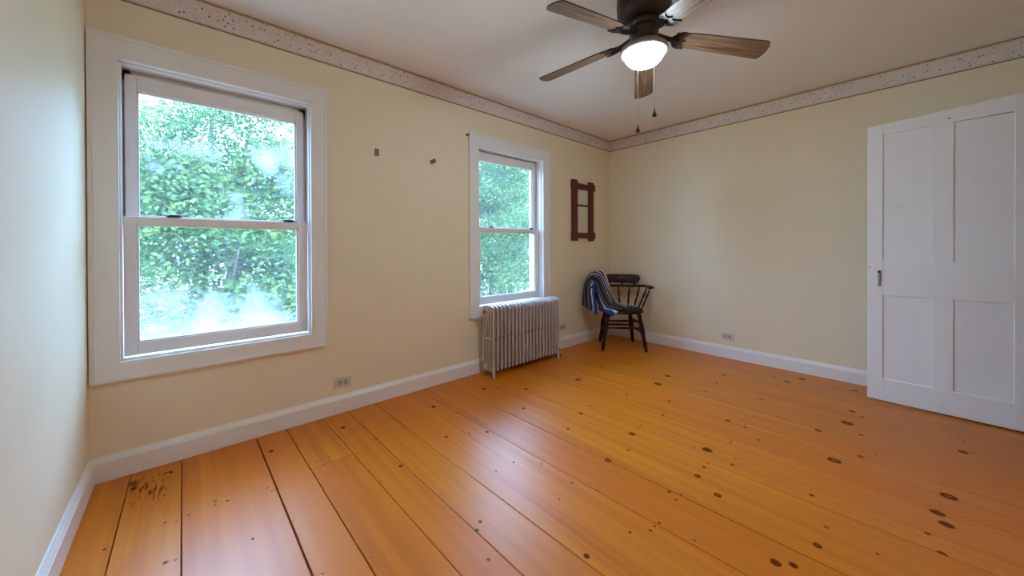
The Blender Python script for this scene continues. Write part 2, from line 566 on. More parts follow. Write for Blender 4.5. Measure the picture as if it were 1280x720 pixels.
# --- floor of wide pine planks running towards the windows
floor = new_obj('floor', boxmesh(XL, XR, YF - WT, 0, -0.12, -0.022), MAT['subfloor'])
tag(floor, 'wide knotty orange pine plank floor with a glossy finish', kind='structure')
SEAM = [(XL + 0.001, XL + 0.001), (0.567, 0.556), (0.755, 0.775), (1.083, 1.118), (1.238, 1.284), (1.445, 1.508), (1.602, 1.662), (1.792, 1.866),
        (2.140, 2.228), (2.388, 2.472), (2.735, 2.842), (3.085, 3.180), (3.342, 3.447), (3.605, 3.650), (3.855, 4.000),
        (4.290, 4.372), (4.600, 4.660), (XR - 0.001, XR - 0.001)]
def seam_x(i, y):
    a, b = SEAM[i]
    t = (-0.1 - y) / 2.8
    return a + (b - a) * t
PLANKS = []
def plank(i, ya, yb, dz=0.0):
    g = 0.0019
    gl = 0.0034 if i == 3 else g
    gr = 0.0034 if i == 2 else g
    pts = [(seam_x(i, ya) + gl, ya, 0), (seam_x(i + 1, ya) - gr, ya, 0), (seam_x(i + 1, yb) - gr, yb, 0), (seam_x(i, yb) + gl, yb, 0)]
    b = prism(bmesh.new(), [(x, y, -0.0219) for x, y, z in pts], (0, 0, 0.0219 + dz))
    bmesh.ops.recalc_face_normals(b, faces=b.faces[:])
    top = [e for e in b.edges if all(v.co.z > -0.01 for v in e.verts)]
    bmesh.ops.bevel(b, geom=top, offset=0.0012, segments=1, affect='EDGES')
    o = new_obj('plank', b, MAT['plank'], floor)
    PLANKS.append((i, ya, yb, dz, o))
YB = YF - WT
for i in range(len(SEAM) - 1):
    dz = random.uniform(-0.0006, 0.0006)
    if i == 4:
        plank(i, YB, -0.5815, dz)
        plank(i, -0.5790, -0.001, dz)
    else:
        plank(i, YB, -0.001, dz)
KNOTS = (
    "0.545 -0.603 9.0 d;0.718 -0.835 13.0 f;0.869 -0.55 12.5 f;0.91 -0.583 9.0 d;0.781 -0.582 6.8 d;"
    "0.709 -0.572 9.9 f;0.742 -0.592 5.0 d;0.745 -0.846 7.3 f;0.868 -0.582 7.0 d;1.124 -0.245 20.0 d;"
    "1.504 -0.236 22.7 d;1.61 -0.506 11.9 d;1.599 -0.861 16.6 d;1.056 -0.6 7.5 d;1.069 -0.642 5.6 d;"
    "1.085 -0.641 7.5 d;1.103 -0.914 5.0 d;0.966 -0.919 9.3 f;1.283 -0.531 8.4 d;1.344 -0.526 6.5 d;"
    "1.473 -0.587 6.6 d;1.276 -1.312 4.4 d;1.472 -0.918 9.7 f;1.125 -1.265 8.3 f;2.078 -0.357 25.6 d;"
    "1.959 -0.387 8.2 d;1.927 -0.771 16.7 d;2.054 -0.83 9.7 d;2.14 -0.553 8.2 d;2.539 -0.338 22.4 d;"
    "2.632 -0.401 12.9 d;2.788 -0.566 25.6 r;2.532 -0.806 19.7 d;2.414 -0.839 8.1 d;2.142 -0.891 17.2 d;"
    "2.053 -1.231 10.5 b;1.937 -1.228 10.1 b;2.917 -0.582 16.4 d;1.674 -1.442 14.8 b;1.637 -1.469 14.4 b;"
    "1.587 -1.608 11.6 b;2.015 -1.576 7.2 d;2.148 -1.543 15.3 f;2.165 -1.442 6.0 d;2.15 -1.34 12.5 f;"
    "3.255 -0.724 41.0 r;3.675 -0.674 22.6 d;3.281 -1.166 18.4 d;4.134 -0.779 16.1 d;3.904 -1.2 35.0 d;"
    "3.663 -1.23 46.2 d;3.403 -1.444 20.5 r;3.158 -1.511 16.2 d;2.909 -1.101 14.2 d;2.764 -1.127 21.7 d;"
    "2.538 -1.2 17.4 r;2.775 -1.5 31.4 r;2.876 -1.489 7.5 d;2.915 -1.482 10.2 d;2.601 -1.577 11.1 d;"
    "2.434 -1.555 27.6 r;3.758 -0.336 16.4 d;4.567 -1.055 12.3 d;4.45 -1.105 12.0 d;2.898 -1.814 9.0 d;"
    "4.134 -1.215 11.0 d;2.429 -1.884 11.1 d;2.451 -1.927 7.3 d;2.401 -1.928 8.9 d;2.647 -1.926 21.7 r;"
    "2.57 -2.042 23.7 r;2.793 -1.92 8.3 d;2.746 -1.92 14.4 d;2.878 -2.01 12.4 d;2.189 -1.654 9.3 d;"
    "2.079 -1.887 9.5 d;2.149 -1.936 9.6 d;2.181 -1.937 8.1 d;2.213 -1.942 9.8 d;2.228 -2.074 9.2 f;"
    "1.862 -1.838 17.6 d;2.594 -1.911 5.8 d;4.59 -1.483 15.1 d;4.294 -1.525 24.7 d;4.04 -1.552 16.6 d;"
    "3.788 -1.555 15.6 d;4.561 -1.829 20.8 d;4.498 -1.935 33.4 d;4.327 -1.901 19.4 f;4.669 -2.006 34.1 d;"
    "4.662 -2.331 28.2 d;4.184 -1.855 12.7 f;3.931 -1.887 26.6 f;3.574 -1.924 13.3 f;3.389 -1.832 23.4 d;"
    "3.415 -1.925 10.2 d;3.371 -1.932 15.0 d;3.261 -2.033 16.4 r;3.653 -2.247 27.0 r;3.911 -2.356 46.0 r;"
    "4.157 -2.358 27.4 d;4.102 -2.411 15.9 d;3.774 -2.43 16.8 d;3.317 -2.359 44.4 r;3.465 -2.448 21.5 r;"
    "2.928 -1.87 37.9 d;3.103 -1.933 11.5 d;3.143 -1.928 9.4 d;2.875 -2.009 10.4 d;2.945 -2.006 8.5 d;"
    "2.885 -2.329 14.5 d;2.929 -2.318 5.6 d;2.546 -2.395 21.2 r;2.688 -2.403 14.5 f;2.34 -2.308 25.7 d;"
    "2.374 -2.353 19.9 d;2.661 -2.549 8.8 d;3.33 -2.745 41.5 r;3.936 -2.822 28.5 d;4.163 -2.818 9.4 d;"
    "4.104 -2.833 11.5 d;3.557 -2.504 8.7 d;3.139 -2.706 33.9 d;3.066 -2.728 32.5 d;2.94 -2.675 14.2 d;"
    "2.839 -2.708 19.1 d;"
)

def disc_mesh(name, seed, n=18, amp=0.16):
    r = random.Random(seed)
    ph = [r.uniform(0, 6.28) for _ in range(3)]
    b = bmesh.new()
    c = b.verts.new((0, 0, 0))
    ring = []
    for k in range(n):
        a = 2 * math.pi * k / n
        rad = 1 + amp * (math.sin(2 * a + ph[0]) * 0.6 + math.sin(3 * a + ph[1]) * 0.4 + math.sin(5 * a + ph[2]) * 0.3)
        ring.append(b.verts.new((math.cos(a) * rad, math.sin(a) * rad, 0)))
    for k in range(n):
        b.faces.new((c, ring[k], ring[(k + 1) % n]))
    me = bpy.data.meshes.new(name)
    b.to_mesh(me)
    b.free()
    return me
KM = {}
for t in 'dfrb':
    KM[t] = [disc_mesh('knot', s + ord(t)) for s in range(4)]
    for me in KM[t]:
        me.materials.append(MAT['knot_' + t])
KM['c'] = [disc_mesh('scuff', 5, 20, 0.2)] * 4
KM['c'][0].materials.append(MAT['scuff'])
KM['s'] = [disc_mesh('stain', s, 14, 0.3) for s in range(4)]
for me in KM['s']:
    me.materials.append(MAT['stain'])
def on_plank(x, y):
    for i, ya, yb, dz, o in PLANKS:
        if ya <= y <= yb and seam_x(i, y) <= x <= seam_x(i + 1, y):
            return o, dz
    return PLANKS[0][4], 0
def add_mark(name, x, y, rx, ry, t, k, ang=0.0):
    o = bpy.data.objects.new(name, KM[t][k % 4])
    COL.objects.link(o)
    p, dz = on_plank(x, y)
    o.parent = p
    o.location = (x, y, dz + 0.0004)
    o.scale = (rx, ry, 1)
    o.rotation_euler = (0, 0, ang)
for k, it in enumerate(s for s in KNOTS.split(';') if s):
    x, y, r, t = it.split()
    r = float(r) / 1000
    if t == 'r':
        add_mark('knot', float(x), float(y), r * 0.70, r * 0.76, t, k)
    else:
        add_mark('knot', float(x), float(y), r * 0.74, r * 0.80, t, k)
STAINS = [(0.586, -0.128, 20, 34), (0.588, -0.180, 12, 24), (0.700, -0.118, 20, 7), (0.716, -0.128, 7, 20), (0.698, -0.342, 6, 9)]
for k, (x, y, rx, ry) in enumerate(STAINS):
    add_mark('stain', x, y, rx / 1000, ry / 1000, 's', k, random.uniform(-0.2, 0.2))
add_mark('scuff', 0.645, -0.235, 0.085, 0.185, 'c', 0)

# --- baseboards and wallpaper border
BBH, BBT = 0.121, 0.020
PROF = [(0, 0.0), (BBT, 0.0), (BBT, 0.094), (BBT - 0.003, 0.098), (BBT - 0.005, 0.104), (BBT - 0.012, 0.115), (BBT - 0.014, BBH), (0, BBH)]
def baseboard(name, label, a, b, n):
    """from a to b (plan), n = direction into the room"""
    pts = [(a[0] + n[0] * d, a[1] + n[1] * d, z + 0.001) for d, z in PROF]
    tag(new_obj(name, prism(bmesh.new(), pts, (b[0] - a[0], b[1] - a[1], 0)), MAT['white']), label, kind='structure')
baseboard('baseboard_back', 'white baseboard under the two windows', (XL, 0), (XR, 0), (0, -1))
baseboard('baseboard_right', 'white baseboard along the wall behind the door', (XR, 0), (XR, YF), (-1, 0))
baseboard('baseboard_left', 'white baseboard beside the large window', (XL, 0), (XL, YF), (1, 0))
baseboard('baseboard_front', 'white baseboard along the doorway wall', (XL, YF), (DX0 - 0.1, YF), (0, 1))
ZB = 2.364
for k, (nm, args) in enumerate({'window wall': (XL, XR, -0.0015, 0, ZB, ZC), 'wall with the open door': (XR - 0.0015, XR, YF, -0.0015, ZB, ZC),
                                'wall beside the large window': (XL, XL + 0.0015, YF, -0.0015, ZB, ZC),
                                'doorway wall': (XL, XR, YF, YF + 0.0015, ZB, ZC)}.items()):
    tag(new_obj('trim_%d' % (k + 1), boxmesh(*args), MAT['border']), 'speckled wallpaper border at the top of the ' + nm, kind='structure')

# ------------------------------------------------------------------ windows
def make_window(name, w, label, fogged):
    root = empty(name, (0, 0, 0))
    tag(root, label, kind='structure')
    (a, b), (c, d), (e, f), (g, h) = w['xo'], w['xi'], w['zo'], w['zi']
    T = -0.020
    # casing boards, mitred, with a raised outer bead
    for quad in (((a, e), (c, g), (c, h), (a, f)), ((b, e), (b, f), (d, h), (d, g)), ((a, f), (c, h), (d, h), (b, f)), ((a, e), (b, e), (d, g), (c, g))):
        o = new_obj('casing', prism(bmesh.new(), [(x, T, z) for x, z in quad], (0, 0.0199, 0)), MAT['white'], root)
        cx = [(x, z) for x, z in quad]
        outer = [p for p in cx if p[0] in (a, b) and p[1] in (e, f)]
        inner = [p for p in cx if p not in outer]
        bb = bmesh.new()
        k = 0.16
        def lerp(p, q, t): return (p[0] + (q[0] - p[0]) * t, p[1] + (q[1] - p[1]) * t)
        o1, o2 = outer
        i1 = min(inner, key=lambda p: math.dist(p, o1)); i2 = min(inner, key=lambda p: math.dist(p, o2))
        prism(bb, [(x, T - 0.006, z) for x, z in (o1, lerp(o1, i1, k), lerp(o2, i2, k), o2)], (0, 0.0065, 0))
        new_obj('casing_bead', bb, MAT['white'], o)
    # jamb boards lining the opening and their stops
    jt = 0.006
    bm = bmesh.new()
    box(bm, c, c + jt, T + 0.002, WT, g, h); box(bm, d - jt, d, T + 0.002, WT, g, h)
    box(bm, c, d, T + 0.002, WT, h - jt, h); box(bm, c, d, T + 0.002, WT, g, g + jt)
    new_obj('jamb', bm, MAT['white'], root)
    st = 0.014
    bm = bmesh.new()
    box(bm, c + jt, c + st, 0.012, 0.037, g + jt, h - jt, 0.002); box(bm, d - st, d - jt, 0.012, 0.037, g + jt, h - jt, 0.002)
    box(bm, c + jt, d - jt, 0.012, 0.037, h - st - 0.004, h - jt, 0.002); box(bm, c + jt, d - jt, 0.012, 0.037, g + jt, g + st, 0.002)
    new_obj('stop_bead', bm, MAT['white'], root)
    bm = bmesh.new()
    box(bm, c + jt, c + jt + 0.004, 0.037, 0.150, g + jt, h - jt); box(bm, d - jt - 0.004, d - jt, 0.037, 0.150, g + jt, h - jt)
    box(bm, c + jt, d - jt, 0.037, 0.150, h - jt - 0.006, h - jt)
    new_obj('sash_track', bm, MAT['track'], root)
    bm = bmesh.new()
    box(bm, c + jt, c + 0.040, 0.1165, 0.150, g + jt, h - jt); box(bm, d - 0.050, d - jt, 0.1165, 0.150, g + jt, h - jt)
    box(bm, c + jt, d - jt, 0.1165, 0.150, w['sash_top'] - 0.025, h - jt); box(bm, c + jt, d - jt, 0.1165, 0.150, g + jt, w['sash_bot'] + 0.025)
    new_obj('blind_stop', bm, MAT['track'], root)
    def sash(nm, x0, x1, z0, z1, gx0, gx1, gz0, gz1, y0, y1, glass):
        s = bmesh.new()
        for q in ((x0, gx0, z0, z1), (gx1, x1, z0, z1), (gx0, gx1, z0, gz0), (gx0, gx1, gz1, z1)):
            box(s, q[0], q[1], y0, y1, q[2], q[3], 0.0025)
        ob = new_obj(nm, s, MAT['vinyl'], root)
        gb = bmesh.new()   # sloped glazing bead
        bd = 0.009
        for q in ((gx0, gx0 + bd, gz0, gz1), (gx1 - bd, gx1, gz0, gz1), (gx0, gx1, gz0, gz0 + bd), (gx0, gx1, gz1 - bd, gz1)):
            box(gb, q[0], q[1], y0 + 0.008, y1 - 0.006, q[2], q[3], 0.002, 1)
        new_obj('glazing_bead', gb, MAT['vinyl'], ob)
        ym = (y0 + y1) / 2 + 0.003
        new_obj('pane', boxmesh(gx0 + 0.002, gx1 - 0.002, ym, ym + 0.004, gz0 + 0.002, gz1 - 0.002), MAT[glass], ob)
        return ob
    m0, m1 = w['meet']
    lo = sash('lower_sash', c + 0.015, d - 0.017, w['sash_bot'], m1, c + 0.062, d - 0.070, w['glass_bot'], m0, 0.040, 0.076, 'glass_low' if fogged else 'glass')
    sash('upper_sash', c + 0.020, d - 0.030, m0 - 0.005, w['sash_top'], c + 0.062, d - 0.070, m1 + 0.002, w['glass_top'], 0.082, 0.116, 'glass_up' if fogged else 'glass')
    for fx in (0.235, 0.86):
        x = c + (d - c) * fx
        k = bmesh.new()
        box(k, x - 0.026, x + 0.026, 0.046, 0.078, m1 - 0.001, m1 + 0.007, 0.002)
        tube(k, [(x - 0.030, 0.055, m1 + 0.011), (x - 0.010, 0.058, m1 + 0.013), (x + 0.020, 0.064, m1 + 0.013), (x + 0.036, 0.067, m1 + 0.009)], [0.004, 0.007, 0.007, 0.004], 8)
        new_obj('sash_lock', k, MAT['black'], lo, True)
    # outside sill
    new_obj('sill', boxmesh(c, d, 0.120, WT + 0.03, g + jt, g + 0.018, 0.003), MAT['vinyl'], root)
    return root
make_window('window_1', W1, 'large white double hung window with misted glass in the corner', True)
make_window('window_2', W2, 'white double hung window with clear glass above the radiator', False)

# ------------------------------------------------------------------ open panel door
def make_door():
    A = Vector((4.531, -2.409, 0)); B = Vector((4.511, -3.083, 0))
    t = (B - A).normalized()
    root = empty('door_1', (A.x, A.y, 0), math.atan2(t.y, t.x))
    tag(root, 'old white four panel door standing open against the yellow wall', kind='structure')
    # local: x along the door from the free edge, y away from camera (+), z up ; face at y = 0
    sgn = 1   # local +y is t rotated +90 deg
    Wd, T = 0.722, 0.036
    zt = lambda x: 2.006 + 0.0640 * x
    bot = 0.012
    xs = (0, 0.080, 0.313, 0.405, 0.640, Wd)
    def piece(name, pts, y0, y1, bev=0.0):
        b = prism(bmesh.new(), [(x, y0, z) for x, z in pts], (0, y1 - y0, 0))
        if bev:
            bmesh.ops.recalc_face_normals(b, faces=b.faces[:])
            bmesh.ops.bevel(b, geom=b.edges[:], offset=bev, segments=1, affect='EDGES')
        return new_obj(name, b, MAT['door'], root)
    g = 0.0
    piece('stile', [(0, bot), (xs[1], bot), (xs[1], zt(xs[1])), (0, zt(0))], 0, T, 0.0015)
    piece('stile', [(xs[4], bot), (Wd, bot), (Wd, zt(Wd)), (xs[4], zt(xs[4]))], 0, T, 0.0015)
    piece('rail', [(xs[1], 1.936), (xs[4], 1.948), (xs[4], zt(xs[4])), (xs[1], zt(xs[1]))], 0, T, 0.001)
    piece('rail', [(xs[1], 0.778), (xs[4], 0.778), (xs[4], 1.022), (xs[1], 1.022)], 0, T, 0.001)
    piece('rail', [(xs[1], bot), (xs[4], bot), (xs[4], 0.171), (xs[1], 0.171)], 0, T, 0.001)
    piece('muntin', [(xs[2], 1.022), (xs[3], 1.022), (xs[3], 1.945), (xs[2], 1.941)], 0, T, 0.001)
    piece('muntin', [(xs[2], 0.171), (xs[3], 0.171), (xs[3], 0.778), (xs[2], 0.778)], 0, T, 0.001)
    for (xa, xb) in ((xs[1], xs[2]), (xs[3], xs[4])):
        for (za, zb) in ((0.171, 0.778), (1.022, 1.942)):
            piece('panel', [(xa - 0.002, za - 0.002), (xb + 0.002, za - 0.002), (xb + 0.002, zb), (xa - 0.002, zb)], 0.009, 0.024)
    # little drop latch on the free stile
    k = bmesh.new()
    box(k, 0.054, 0.072, -0.004, 0.0005, 0.838, 0.955, 0.0015)
    la = new_obj('latch', k, MAT['latch'], root)
    k = tube(bmesh.new(), [(0.063, -0.003, 0.945), (0.063, -0.022, 0.948), (0.063, -0.026, 0.942)], [0.007, 0.006, 0.008], 10)
    new_obj('latch_knob', k, MAT['black'], la, True)
    k = tube(bmesh.new(), [(0.064, -0.010, 0.938), (0.066, -0.014, 0.90), (0.064, -0.008, 0.848)], [0.003, 0.004, 0.003], 8)
    new_obj('latch_bar', k, MAT['latch'], la, True)
    k = tube(bmesh.new(), [(0.012, -0.0008, 0.976), (0.012, 0.002, 0.976)], [0.004, 0.004], 8)
    new_obj('nail_hole', k, MAT['dark_slot'], root)
    k = tube(bmesh.new(), [(0.385, -0.0008, 1.972), (0.385, 0.002, 1.972)], [0.005, 0.005], 8)
    new_obj('nail_hole', k, MAT['dark_slot'], root)
    for z in (0.25, 1.75):
        k = tube(bmesh.new(), [(Wd + 0.004, T + 0.004, z), (Wd + 0.004, T + 0.004, z + 0.085)], 0.006, 10)
        new_obj('hinge', k, MAT['latch'], root, True)
    return root
make_door()

# ------------------------------------------------------------------ cast iron radiator
def make_radiator():
    x0, x1, yf, yb, ht = 2.722, 3.610, -0.229, -0.066, 0.622
    N = 20
    pitch_ = (x1 - x0) / N
    root = empty('radiator', ((x0 + x1) / 2, (yf + yb) / 2, 0))
    tag(root, 'silver painted cast iron column radiator under the window', 'radiator')
    cx, cyy = root.location.x, root.location.y
    dep = yb - yf
    b = bmesh.new()
    ys = [(-dep / 2 + 0.0145) + k * (dep - 0.029) / 4 for k in range(5)]
    inner = bmesh.new()
    for q, y in enumerate(ys):
        tube(b if q in (0, 4) else inner, [(0, y, 0.056), (0, y, 0.066), (0, y, 0.585), (0, y, 0.600), (0, y, 0.608)], [0.006, 0.0108, 0.0108, 0.0090, 0.004], 10, True, (0.98, 1.05))
    def header(z0, z1, arch):
        n = 14
        hd = dep * 0.90
        pts = []
        for k in range(n + 1):
            u = -1 + 2 * k / n
            pts.append((u * hd / 2, z1 - abs(u) ** 4 * arch))
        for k in range(n, -1, -1):
            u = -1 + 2 * k / n
            pts.append((u * hd / 2 * 0.985, z0 + abs(u) ** 4 * arch * 0.6))
        w = pitch_ * 0.26
        h = prism(bmesh.new(), [(-w, y, z) for y, z in pts], (2 * w, 0, 0))
        bmesh.ops.recalc_face_normals(h, faces=h.faces[:])
        merge(b, h)
    header(0.562, ht, 0.022)
    header(0.052, 0.105, 0.018)
    for z in (0.085, 0.587):
        tube(b, [(-pitch_ / 2, 0, z), (pitch_ / 2, 0, z)], 0.019, 12)
    box(inner, -pitch_ * 0.20, pitch_ * 0.20, -dep / 2 + 0.012, dep / 2 - 0.012, 0.325, 0.345)
    first = new_obj('section', b, MAT['silver'], root, False, (x0 + pitch_ / 2 - cx, 0, 0))
    core = new_obj('inner_core', inner, MAT['silver'], first)
    for k in range(1, N):
        o = first.copy()
        COL.objects.link(o)
        o.parent = root
        o.location = (x0 + pitch_ * (k + 0.5) - cx, 0, 0)
        c_ = bpy.data.objects.new('inner_core', core.data)
        COL.objects.link(c_)
        c_.parent = o
    for xx in (x0 + pitch_ / 2, x1 - pitch_ / 2):
        for y in (-dep / 2 + 0.013, dep / 2 - 0.013):
            s = -1 if y < 0 else 1
            k = tube(bmesh.new(), [(xx - cx, y - s * 0.010, 0.085), (xx - cx, y, 0.055), (xx - cx, y + s * 0.002, 0.012), (xx - cx, y + s * 0.006, 0.0)], [0.016, 0.015, 0.011, 0.015], 10)
            new_obj('foot', k, MAT['silver'], root, True)
    # bleed valve at the near end, top
    k = tube(bmesh.new(), [(x0 - cx + 0.002, 0.02, 0.570), (x0 - cx - 0.020, 0.02, 0.570)], 0.011, 10)
    tube(k, [(x0 - cx - 0.018, 0.02, 0.555), (x0 - cx - 0.018, 0.02, 0.590)], [0.009, 0.007], 10)
    new_obj('bleed_valve', k, MAT['brass'], root, True)
    # supply valve and pipe at the far end, floor level
    k = tube(bmesh.new(), [(x1 - cx - 0.004, 0.0, 0.085), (x1 - cx + 0.045, 0.0, 0.085), (x1 - cx + 0.060, 0.0, 0.070), (x1 - cx + 0.060, 0.0, 0.0)], [0.017, 0.017, 0.017, 0.014], 12)
    tube(k, [(x1 - cx + 0.060, 0.0, 0.0), (x1 - cx + 0.060, 0.0, 0.008)], 0.035, 16)
    new_obj('supply_pipe', k, MAT['brown_metal'], root, True)
make_radiator()

# ------------------------------------------------------------------ captain's chair and blanket
EX = Vector((0.690, -0.724, 0)); CH = Vector((4.428, -0.417, 0))
CH_RZ = math.atan2(EX.y, EX.x)
def make_chair():
    root = empty('captains_chair', CH, CH_RZ)
    tag(root, 'dark stained low back wooden armchair with turned legs standing in the corner', 'chair')
    m = MAT['chair']
    ST, SH = 0.442, 0.036
    # saddle seat
    b = bmesh.new()
    rings = []
    n = 44
    for (sc, z) in ((0.90, ST - SH), (1.0, ST - SH + 0.010), (1.0, ST - 0.010), (0.965, ST), (0.75, ST - 0.005), (0.45, ST - 0.012), (0.0, ST - 0.013)):
        if sc == 0:
            rings.append([b.verts.new((0, 0, z))]); continue
        ring = []
        for k in range(n):
            a = 2 * math.pi * k / n
            ca, sa = math.cos(a), math.sin(a)
            e = 2 / 2.8
            ring.append(b.verts.new((math.copysign(abs(ca) ** e, ca) * 0.236 * sc, math.copysign(abs(sa) ** e, sa) * 0.222 * sc - 0.01, z)))
        rings.append(ring)
    b.faces.new(rings[0][::-1])
    for r1, r2 in zip(rings, rings[1:]):
        for k in range(n):
            if len(r2) == 1: b.faces.new((r1[k], r1[(k + 1) % n], r2[0]))
            else: b.faces.new((r1[k], r1[(k + 1) % n], r2[(k + 1) % n], r2[k]))
    new_obj('seat', b, m, root, True)
    def turned(nm, p, q, rad, prof, seg=12):
        p, q = Vector(p), Vector(q)
        k = tube(bmesh.new(), [p.lerp(q, t) for t, _ in prof], [rad * r for _, r in prof], seg)
        return new_obj(nm, k, m, root, True)
    LEG = [(0, 0.75), (0.06, 0.95), (0.12, 1.1), (0.16, 0.85), (0.18, 1.05), (0.22, 0.95), (0.40, 1.25), (0.52, 1.15), (0.62, 0.85), (0.66, 1.05), (0.70, 0.8), (0.80, 1.0), (0.92, 0.8), (1.0, 0.62)]
    tops = {'fl': (-0.165, -0.150), 'fr': (0.165, -0.150), 'br': (0.140, 0.150), 'bl': (-0.140, 0.150)}
    feet = {'fl': (-0.233, -0.190), 'fr': (0.233, -0.190), 'br': (0.193, 0.220), 'bl': (-0.193, 0.220)}
    def legpt(k, z):
        t = 1 - z / 0.410
        return Vector((tops[k][0] + (feet[k][0] - tops[k][0]) * t, tops[k][1] + (feet[k][1] - tops[k][1]) * t, z))
    for k in tops:
        turned('leg', legpt(k, 0.420), legpt(k, 0.0), 0.0215, LEG)
    BAR = [(0, 0.7), (0.2, 0.9), (0.45, 1.15), (0.5, 1.2), (0.55, 1.15), (0.8, 0.9), (1, 0.7)]
    for a, c, z in (('fl', 'fr', 0.325), ('fl', 'fr', 0.250), ('fl', 'bl', 0.300), ('fr', 'br', 0.300), ('fl', 'bl', 0.200), ('fr', 'br', 0.200), ('bl', 'br', 0.215)):
        turned('stretcher', legpt(a, z), legpt(c, z), 0.0105, BAR, 10)
    # arm rail: a bent half hoop
    RX, RY = 0.318, 0.285
    def hoop(a, z, k=1.0, rx=RX, ry=RY):
        return Vector((rx * k * math.cos(a), ry * k * math.sin(a) - 0.015, z))
    def armz(a):
        return 0.668 + 0.020 * max(0.0, math.cos(a) ** 2 - 0.2)
    angs = [math.radians(-20 + 220 * i / 44) for i in range(45)]
    b = bmesh.new()
    rings = []
    for i, a in enumerate(angs):
        c = hoop(a, armz(a))
        o = Vector((math.cos(a) / RX, math.sin(a) / RY, 0)).normalized()
        end = min(i, 44 - i)
        w = 0.023 + 0.012 * max(0, 1 - end / 7.0)
        if end == 0: w *= 0.6
        rings.append([b.verts.new(c + o * u * w + Vector((0, 0, v * 0.0135))) for u, v in ((-1, -0.6), (-0.8, -1), (0.8, -1), (1, -0.6), (1, 0.6), (0.8, 1), (-0.8, 1), (-1, 0.6))])
    for r1, r2 in zip(rings, rings[1:]):
        for k in range(8): b.faces.new((r1[k], r1[(k + 1) % 8], r2[(k + 1) % 8], r2[k]))
    b.faces.new(rings[0][::-1]); b.faces.new(rings[-1])
    new_obj('arm_rail', b, m, root, True)
    SP = [(0, 0.7), (0.12, 0.8), (0.3, 1.15), (0.36, 0.8), (0.40, 1.1), (0.46, 0.8), (0.62, 1.2), (0.75, 1.0), (0.9, 0.7), (1, 0.65)]
    for d in (-12, 12, 36, 60, 84, 96 + 6, 120, 144, 168, 192):
        a = math.radians(d)
        e = 2 / 2.5
        ca, sa = math.cos(a), math.sin(a)
        p = Vector((math.copysign(abs(ca) ** e, ca) * 0.215, math.copysign(abs(sa) ** e, sa) * 0.200 - 0.01, ST - 0.012))
        turned('spindle', p, hoop(a, armz(a) - 0.005), 0.0110, SP, 10)
    # crest rail on short spindles
    A0, A1 = math.radians(38), math.radians(142)
    b = bmesh.new()
    rings = []
    nn = 36
    for i in range(nn + 1):
        u = -1 + 2 * i / nn
        a = A0 + (A1 - A0) * i / nn
        o = Vector((math.cos(a) / RX, math.sin(a) / RY, 0)).normalized()
        rd = (1 - abs(u) ** 22) ** 0.5 if abs(u) < 1 else 0.12
        zc, hh = 0.753, 0.051 * max(rd, 0.25)
        tilt = 0.012
        ring = []
        for du, v in ((-1, -0.8), (-0.6, -1), (0.6, -1), (1, -0.8), (1, 0.8), (0.6, 1), (-0.6, 1), (-1, 0.8)):
            ring.append(b.verts.new(hoop(a, zc + v * hh, 1.02) + o * (du * 0.0125 + v * tilt)))
        rings.append(ring)
    for r1, r2 in zip(rings, rings[1:]):
        for k in range(8): b.faces.new((r1[k], r1[(k + 1) % 8], r2[(k + 1) % 8], r2[k]))
    b.faces.new(rings[0][::-1]); b.faces.new(rings[-1])
    new_obj('crest_rail', b, m, root, True)
    for d in (50, 76, 104, 130):
        a = math.radians(d)
        turned('crest_spindle', hoop(a, 0.672), hoop(a, 0.712, 1.0), 0.0135, [(0, 1), (0.3, 1.1), (0.5, 0.8), (0.7, 1.1), (1, 1)], 10)
make_chair()

